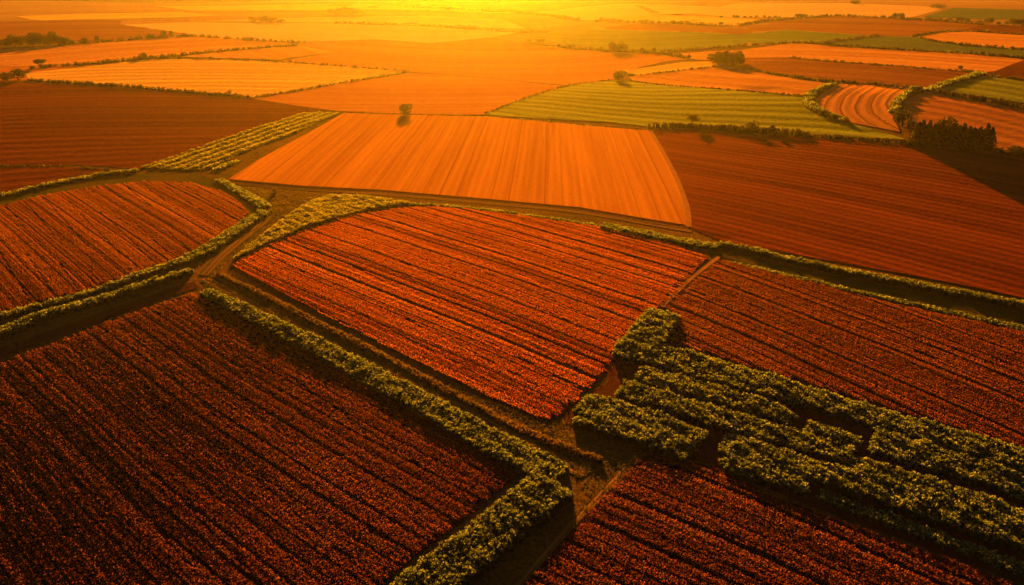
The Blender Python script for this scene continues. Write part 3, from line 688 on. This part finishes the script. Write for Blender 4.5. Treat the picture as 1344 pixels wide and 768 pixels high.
for i, (line, w, lab) in enumerate(ROWS):
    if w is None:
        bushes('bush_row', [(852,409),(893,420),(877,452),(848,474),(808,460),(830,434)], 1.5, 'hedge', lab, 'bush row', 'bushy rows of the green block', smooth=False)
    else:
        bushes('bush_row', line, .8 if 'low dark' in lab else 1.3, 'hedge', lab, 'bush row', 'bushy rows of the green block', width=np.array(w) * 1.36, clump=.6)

# ------------------------------------------------------------------ trees
def tube(cl, a, b, ra, rb, seg=7):
    a, b = np.array(a, float), np.array(b, float); d = b - a; d /= np.linalg.norm(d)
    x = np.cross(d, [.3, .9, .2]); x /= np.linalg.norm(x); y = np.cross(d, x)
    an = np.arange(seg) * 2 * math.pi / seg
    ring = np.cos(an)[:, None] * x + np.sin(an)[:, None] * y
    v = np.concatenate([a + ring * ra, b + ring * rb])
    f = [[i, (i + 1) % seg, seg + (i + 1) % seg, seg + i] for i in range(seg)] + [list(range(seg))[::-1], list(range(seg, 2 * seg))]
    cl.solid(v, f, .3)

def tree_meshes(kind, seed, nleaf=1300):
    """unit-height tree: (trunk mesh, crown mesh)"""
    r = np.random.default_rng(seed)
    tr, cr = Cloud(), Cloud()
    lobes = []
    if kind == 'round':
        tube(tr, (0, 0, -.02), (.01, 0, .4), .035, .022)
        lobes = [((0, 0, .5), (.39, .39, .47)), ((0, 0, .42), (.36, .36, .40))] + [((.22 * math.cos(a), .22 * math.sin(a), .34 + .36 * r.random()), (.22, .22, .24)) for a in r.uniform(0, 6.3, 8)]
    elif kind == 'broad':
        tube(tr, (0, 0, -.02), (.02, 0, .38), .05, .03)
        for a in r.uniform(0, 6.3, 5): tube(tr, (.02, 0, .34), (.3 * math.cos(a), .3 * math.sin(a), .62), .02, .008, 5)
        lobes = [((.42 * math.cos(a) * q, .42 * math.sin(a) * q, .62 + .16 * r.random()), (.26, .26, .2)) for a, q in zip(r.uniform(0, 6.3, 9), r.uniform(.2, 1, 9))]
    elif kind == 'tall':
        tube(tr, (0, 0, -.02), (.01, .01, .5), .03, .015)
        lobes = [((r.normal(0, .07), r.normal(0, .07), z), (.2 - .1 * abs(z - .5), .2 - .1 * abs(z - .5), .17)) for z in np.linspace(.3, .85, 8)]
    elif kind == 'conifer':
        tube(tr, (0, 0, -.02), (0, 0, .85), .025, .006)
        lobes = [((r.normal(0, .012), r.normal(0, .012), z), (.27 * (1.03 - z) ** .95 + .008, .27 * (1.03 - z) ** .95 + .008, .075)) for z in np.linspace(.05, .98, 18)]
    elif kind == 'bush':
        for a in r.uniform(0, 6.3, 4): tube(tr, (0, 0, -.03), (.3 * math.cos(a), .3 * math.sin(a), .45), .03, .012, 5)
        lobes = [((.45 * math.cos(a) * q, .45 * math.sin(a) * q, .35 + .25 * r.random()), (.34, .34, .34)) for a, q in zip(r.uniform(0, 6.3, 7), r.uniform(.1, 1, 7))]
    per = nleaf // len(lobes)
    for c, s in lobes:
        q = r.normal(size=(per, 3)); q /= np.linalg.norm(q, axis=1)[:, None]
        q *= r.uniform(.6, 1.08, per)[:, None] ** .7
        p = np.array(c) + q * np.array(s)
        p = p[p[:, 2] > .02]
        if kind == 'bush': p = p[p[:, 2] > .0]
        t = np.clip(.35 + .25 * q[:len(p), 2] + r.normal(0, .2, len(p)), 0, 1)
        cr.quads(leaf_quads(p, .075 if kind != 'conifer' else .055, .1, .8), t)
    def mk(cl, nm):
        me = poly_mesh(nm, np.concatenate(cl.v), np.concatenate(cl.n), np.concatenate(cl.l), np.concatenate(cl.t)); return me
    return mk(tr, 'trunk'), mk(cr, 'crown')

PROTO = {}
def proto(kind, mat, var):
    k = (kind, mat, var)
    if k not in PROTO:
        t, c = tree_meshes(kind, hash((kind, var)) % 1000 if False else {'round': 11, 'broad': 22, 'tall': 33, 'conifer': 44, 'bush': 55}[kind] + var * 7)
        t.materials.append(M['bark']); c.materials.append(M[mat]); PROTO[k] = (t, c)
    return PROTO[k]

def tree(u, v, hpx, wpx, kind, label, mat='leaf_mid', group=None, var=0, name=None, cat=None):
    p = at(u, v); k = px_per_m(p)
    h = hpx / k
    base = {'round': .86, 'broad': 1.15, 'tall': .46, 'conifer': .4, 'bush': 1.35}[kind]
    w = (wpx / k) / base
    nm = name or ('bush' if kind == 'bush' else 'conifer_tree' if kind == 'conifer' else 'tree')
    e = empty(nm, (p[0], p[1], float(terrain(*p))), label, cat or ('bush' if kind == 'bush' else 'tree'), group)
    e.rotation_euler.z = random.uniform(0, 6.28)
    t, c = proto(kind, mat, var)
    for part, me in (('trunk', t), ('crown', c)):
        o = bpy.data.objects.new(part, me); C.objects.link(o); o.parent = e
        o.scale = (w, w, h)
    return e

T = tree
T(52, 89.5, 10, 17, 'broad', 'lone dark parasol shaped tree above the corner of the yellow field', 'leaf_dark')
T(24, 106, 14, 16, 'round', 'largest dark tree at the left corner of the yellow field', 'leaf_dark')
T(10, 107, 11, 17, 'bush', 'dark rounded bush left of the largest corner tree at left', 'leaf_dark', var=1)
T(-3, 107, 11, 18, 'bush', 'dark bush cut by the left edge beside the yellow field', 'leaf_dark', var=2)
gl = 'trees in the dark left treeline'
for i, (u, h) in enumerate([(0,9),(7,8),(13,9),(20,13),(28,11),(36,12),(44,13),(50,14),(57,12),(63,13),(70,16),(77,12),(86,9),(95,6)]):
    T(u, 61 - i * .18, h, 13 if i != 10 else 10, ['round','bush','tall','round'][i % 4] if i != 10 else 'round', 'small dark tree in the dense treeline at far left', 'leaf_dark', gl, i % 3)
T(112, 57, 7, 7, 'round', 'small round tree just right of the dense left treeline', 'leaf_dark')
T(128, 56, 7, 5, 'tall', 'small slim tree second right of the dense left treeline', 'leaf_dark')
for u, v, h, w, kd, lab in [(196,51,6,5,'round','tiny paired tree, left one on the far left ridge'),(201,51,5,4,'tall','tiny paired tree, right one on the far left ridge'),(215,49.5,9,7,'round','tallest small tree on the far left ridge'),(225,49,7,5,'tall','slim small tree right of the tallest on the ridge'),(242,48.5,6,7,'bush','low round tree at the crest of the far left ridge'),
   (188,78,8,10,'round','leftmost of four small trees above the yellow field'),(199,78,6,8,'bush','second of four small trees above the yellow field'),(214,77,6,9,'bush','third of four small trees above the yellow field'),(223,76,4,6,'bush','smallest and last of four trees above the yellow field')]:
    T(u, v, h, w, kd, lab, 'leaf_mid')
for u, v, h, w, lab in [(301,124,6,7,'largest bush on the dark hedgerow below the yellow field'),(309,125.5,4,6,'small bush right of the largest on the yellow field hedgerow'),(316,127,3.5,6,'lowest right bush on the yellow field hedgerow'),(325,128.5,3.5,6,'bush at the bottom corner of the yellow field'),(121,111,4,5,'lone little bush on the left half of the yellow field hedgerow')]:
    T(u, v, h, w, 'bush', lab, 'hedge_far')
T(533, 151, 16, 18, 'round', 'lone round hazy tree standing above the orange stubble field', 'leaf_mid', var=1)
T(806, 69, 14, 15, 'round', 'big dark tree in the hazy hedgerow, its left half', 'leaf_mid', var=2)
T(817, 69, 13, 14, 'round', 'big dark tree in the hazy hedgerow, its right half', 'leaf_mid', var=1)
for u, v, h, w, kd, lab in [(831,69,5,9,'bush','low bush just right of the big dark hedgerow tree'),(843,69.5,7,5,'round','small tree on a stem, second right of the big tree'),(858,70.5,8,6,'round','small tree on a stem, furthest right of the big tree'),(790,67,6,7,'round','small round bush just left of the big hedgerow tree'),(752,64,7,6,'round','small tree midway along the hazy hedgerow'),(710,60,9,16,'broad','wide pale tree at the sunward end of the hazy hedgerow'),(694,58,7,10,'round','faint tree at the very start of the hazy hedgerow'),(733,62,5,8,'bush','faint low bush left of the midway hedgerow tree')]:
    T(u, v, h, w, kd, lab, 'leaf_mid')
T(812, 106.5, 15, 15, 'round', 'round dark tree at the top corner of the green crop field', 'leaf_mid', var=2)
T(827, 100, 4, 8, 'bush', 'low bush right of the round corner tree', 'hedge_far')
gc = 'trees of the dense dark clump'
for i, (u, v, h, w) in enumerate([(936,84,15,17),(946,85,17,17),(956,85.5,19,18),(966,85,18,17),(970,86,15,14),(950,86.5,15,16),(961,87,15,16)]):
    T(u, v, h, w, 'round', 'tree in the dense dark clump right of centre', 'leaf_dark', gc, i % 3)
T(908, 167, 17, 17, 'broad', 'small open crowned tree on the hedge below the green crop field', 'leaf_mid', var=1)
T(985, 174, 16, 21, 'bush', 'bulky dark bush on the hedge below the green crop field', 'leaf_dark')
for u, v, h, w, lab in [(884,167.5,8,10,'left of two bushes beside the open crowned hedge tree'),(893,168,8,9,'right of two bushes beside the open crowned hedge tree'),(1013,176,11,7,'slim bush right of the bulky dark hedge bush'),(925,170,6,14,'low bush at the foot of the open crowned hedge tree'),(950,172,5,14,'flat bush between the open crowned tree and the bulky bush')]:
    T(u, v, h, w, 'bush' if w > 8 else 'tall', lab, 'leaf_dark')
T(1184, 166, 22, 23, 'round', 'round dark tree at the foot of the curved hedge', 'leaf_dark', var=2)
T(1195, 173, 17, 18, 'bush', 'paler green bush between the round tree and the conifers', 'hedge')
T(1109, 162, 9, 9, 'bush', 'bush at the bottom of the curved leafy hedge', 'hedge_far')
T(1093, 157, 7, 12, 'bush', 'broad bush in the lower curve of the leafy hedge', 'hedge_far')
T(1079, 152, 9, 13, 'bush', 'bush halfway round the curved leafy hedge', 'hedge_far')
gk = 'conifers in the dark row'
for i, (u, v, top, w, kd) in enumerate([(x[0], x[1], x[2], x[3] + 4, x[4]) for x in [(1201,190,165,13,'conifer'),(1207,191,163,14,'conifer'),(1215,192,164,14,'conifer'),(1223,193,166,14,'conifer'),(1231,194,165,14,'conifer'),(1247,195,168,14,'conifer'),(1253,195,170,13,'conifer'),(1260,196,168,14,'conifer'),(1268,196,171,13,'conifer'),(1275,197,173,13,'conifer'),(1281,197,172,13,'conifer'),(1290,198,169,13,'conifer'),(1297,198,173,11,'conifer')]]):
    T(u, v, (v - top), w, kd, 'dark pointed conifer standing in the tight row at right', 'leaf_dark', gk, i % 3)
T(1239, 195, 38, 24, 'round', 'tallest, round crowned tree in the middle of the conifer row', 'leaf_dark', var=1)
T(1330, 204, 12, 30, 'bush', 'wide dark bush right of the conifer row', 'leaf_dark', var=1)
T(1344, 203, 9, 16, 'bush', 'dark bush cut by the right edge below the conifers', 'leaf_dark', var=2)
T(1260.5, 91, 5, 7, 'bush', 'lone tiny bush standing in the long orange stubble field', 'leaf_dark')
T(1206, 119, 5, 9, 'bush', 'little dark bush at the top end of the curved hedge', 'leaf_dark', var=1)
T(361, 253, 8, 10, 'bush', 'lone round bush on the grass by the track junction', 'hedge_brown', var=1)
T(1049, 27, 8, 19, 'broad', 'wide dark tree clump on the wavy far hedgerow', 'leaf_mid')
T(1086, 59, 7, 18, 'bush', 'low dark thicket where two far hedgerows meet', 'leaf_mid')
T(1122, 5.5, 5, 16, 'bush', 'faint far thicket on the pale fields at the top', 'leaf_mid', var=1)
T(1174, 25, 7, 8, 'round', 'left of two round far trees above the reddish brown field', 'leaf_mid')
T(1182, 25, 7, 8, 'round', 'right of two round far trees above the reddish brown field', 'leaf_mid', var=1)
T(1232, 11, 5, 17, 'bush', 'faint thicket at the corner of the dull green far field', 'leaf_mid', var=2)
gr = 'trees of the right-hand treeline'
for i, (u, v, h, w) in enumerate([(1222,26,3,9),(1234,27,3,8),(1247,27.5,4,8),(1261,29,6,11),(1270,30,5,9),(1285,31,4,9),(1297,32,8,10),(1310,32.5,4,7),(1320,33,5,8),(1331,34,9,12),(1340,34.5,9,12),(1350,35,9,12)]):
    T(u, v, h, w, 'round' if h > 5 else 'bush', 'dark tree in the far treeline at upper right', 'leaf_mid', gr, i % 3)
gs = 'tiny trees dotted along the pale far field'
for i, u in enumerate([947,963,968,977,985,993,1003,1010,1017,1023]):
    T(u, 23.6 + i * .1, [3,4,4,3,3,4,4,3,4,3][i], 5, 'round', 'tiny far tree dotted along the edge of the pale field', 'leaf_mid', gs, i % 3)
gb = 'trees of the hazy row right of the sun'
for i, (u, h) in enumerate([(783,4),(790,7),(797,5),(805,5),(814,5),(822,4),(832,4),(842,5),(849,6),(856,5),(865,4),(874,4),(884,6),(893,5),(903,5),(922,4),(946,4)]):
    T(u, 29.5 + i * .22, h, 9 if h > 4 else 7, 'round' if i % 3 else 'bush', 'small hazy tree in the row right of the sun', 'leaf_mid', gb, i % 3)
for u, v, h, w, lab in [(1261,60.5,4,7,'largest round bush below the ringed orange field'),(1270,61,3,5,'second round bush below the ringed orange field'),(1280,62,3,5,'third round bush below the ringed orange field'),(1294,63.5,2.5,4,'smallest round bush below the ringed orange field')]:
    T(u, v, h, w, 'bush', lab, 'leaf_dark')
T(1053, 103.5, 5, 6, 'bush', 'small dark bush on the ragged hedge, left of two', 'leaf_dark')
T(1086, 108, 4, 11, 'bush', 'small dark bush on the ragged hedge, right of two', 'leaf_dark')
gw = 'trees of the faint wood left of the sun'
for i, (u, v, h, w) in enumerate([(436,19,7,16),(446,19.5,9,18),(456,19.5,10,18),(466,20,9,16),(475,20,6,13),(332,29,6,12),(345,29.5,8,14),(357,30,7,14),(370,30,5,12)]):
    T(u, v, h, w, 'round', 'faint tree of the small wood dissolving in the glow left of the sun', 'leaf_mid', gw, i % 3)
T(588, 14, 5, 9, 'round', 'faint tree on the hedgerow just left of the sun', 'leaf_mid')

# ------------------------------------------------------------------ grass on the verges (uncountable)
def grass(name, poly, n, label, hgt=.16):
    lo, hi = poly.min(0), poly.max(0)
    p = RNG.uniform(lo, hi, (n * 4, 2)); p = p[inside(p, poly)][:n]
    k = lump(p[:, 0], p[:, 1], 2.3) + RNG.normal(0, .7, len(p)) > -.6
    p = p[k]
    z = terrain(p[:, 0], p[:, 1]) + lift_of(p[:, 0], p[:, 1], 2) + hgt * RNG.uniform(.2, 1, len(p))
    cl = Cloud()
    for j in range(3):
        pp = np.column_stack([p + RNG.normal(0, .12, p.shape), z])
        cl.quads(leaf_quads(pp, .26, -.1, .35), np.clip(.45 + .2 * lump(p[:, 0], p[:, 1], 5) + RNG.normal(0, .2, len(p)), 0, 1))
    tag(cl.build(name, M['grass']), label, 'grass', None, 'stuff')
grass('grass', ground_poly([(283,242),(400,252),(430,258),(350,303),(300,345),(285,360),(400,415),(560,495),(720,560),(760,540),(850,596),(680,780),(620,790),(770,640),(735,615),(600,545),(450,462),(330,402),(262,372),(330,310),(352,275),(300,243)]), 26000, 'short dry grass round the path junctions')

# ------------------------------------------------------------------ air, light, sky
def haze():
    b = bpy.data.meshes.new('haze')
    x0, x1, y0, y1, z0, z1 = -9300, 9300, -1700, 12400, -120, CAM_H + 6
    v = [(x, y, z) for z in (z0, z1) for y in (y0, y1) for x in (x0, x1)]
    f = [(0, 2, 3, 1), (4, 5, 7, 6), (0, 1, 5, 4), (2, 6, 7, 3), (0, 4, 6, 2), (1, 3, 7, 5)]
    b.from_pydata(v, [], f); b.update()
    m, nt, out = new_mat('evening haze')
    pv = nd(nt, 'ShaderNodeVolumePrincipled')
    pv.inputs['Density'].default_value = HAZE_D
    pv.inputs['Anisotropy'].default_value = HAZE_G
    pv.inputs['Color'].default_value = (.95, .93, .90, 1)
    nt.links.new(pv.outputs[0], out.inputs['Volume'])
    tag(link_mesh('haze', b, m), 'thin golden haze lying over the fields', 'haze', None, 'stuff')
HAZE_D, HAZE_G = 4.7e-5, .84
haze()

sun = bpy.data.lights.new('sun', 'SUN'); sun.energy = 5.0; sun.angle = math.radians(.5); sun.color = (1.0, .335, .003)
so = bpy.data.objects.new('sun', sun); C.objects.link(so)
sd = Vector((math.sin(SUN_AZ) * math.cos(SUN_EL), math.cos(SUN_AZ) * math.cos(SUN_EL), math.sin(SUN_EL)))
so.rotation_euler = (-sd).to_track_quat('-Z', 'Y').to_euler()
so.location = (0, 300, 300)

w = bpy.data.worlds.new('World'); sc.world = w; w.use_nodes = True
nt = w.node_tree
bg = nt.nodes['Background']
sky = nt.nodes.new('ShaderNodeTexSky'); sky.sky_type = 'NISHITA'; sky.sun_disc = False
sky.sun_elevation = SUN_EL; sky.sun_rotation = SUN_AZ; sky.dust_density = 6.0; sky.air_density = 1.0; sky.ozone_density = .4
nt.links.new(sky.outputs[0], bg.inputs[0]); bg.inputs[1].default_value = .006

cam = bpy.data.cameras.new('camera'); cam.sensor_width = 36; cam.lens = F / W * 36; cam.clip_end = 40000; cam.clip_start = .5
co = bpy.data.objects.new('camera', cam); C.objects.link(co)
co.location = (0, 0, CAM_H); co.rotation_euler = (math.pi / 2 - PITCH, 0, 0)
sc.camera = co

sc.view_settings.view_transform = 'Standard'; sc.view_settings.look = 'None'
sc.view_settings.gamma = 1; sc.view_settings.use_curve_mapping = False
sc.view_settings.exposure = 2.6
sc.render.engine = 'CYCLES'
cy = sc.cycles
cy.max_bounces = 5; cy.diffuse_bounces = 2; cy.glossy_bounces = 1; cy.transmission_bounces = 3; cy.volume_bounces = 0; cy.transparent_max_bounces = 4
cy.use_denoising = True
try: cy.denoiser = 'OPENIMAGEDENOISE'; cy.denoising_input_passes = 'RGB_ALBEDO_NORMAL'; cy.denoising_prefilter = 'ACCURATE'
except Exception as e: print(e)
cy.sample_clamp_indirect = 4
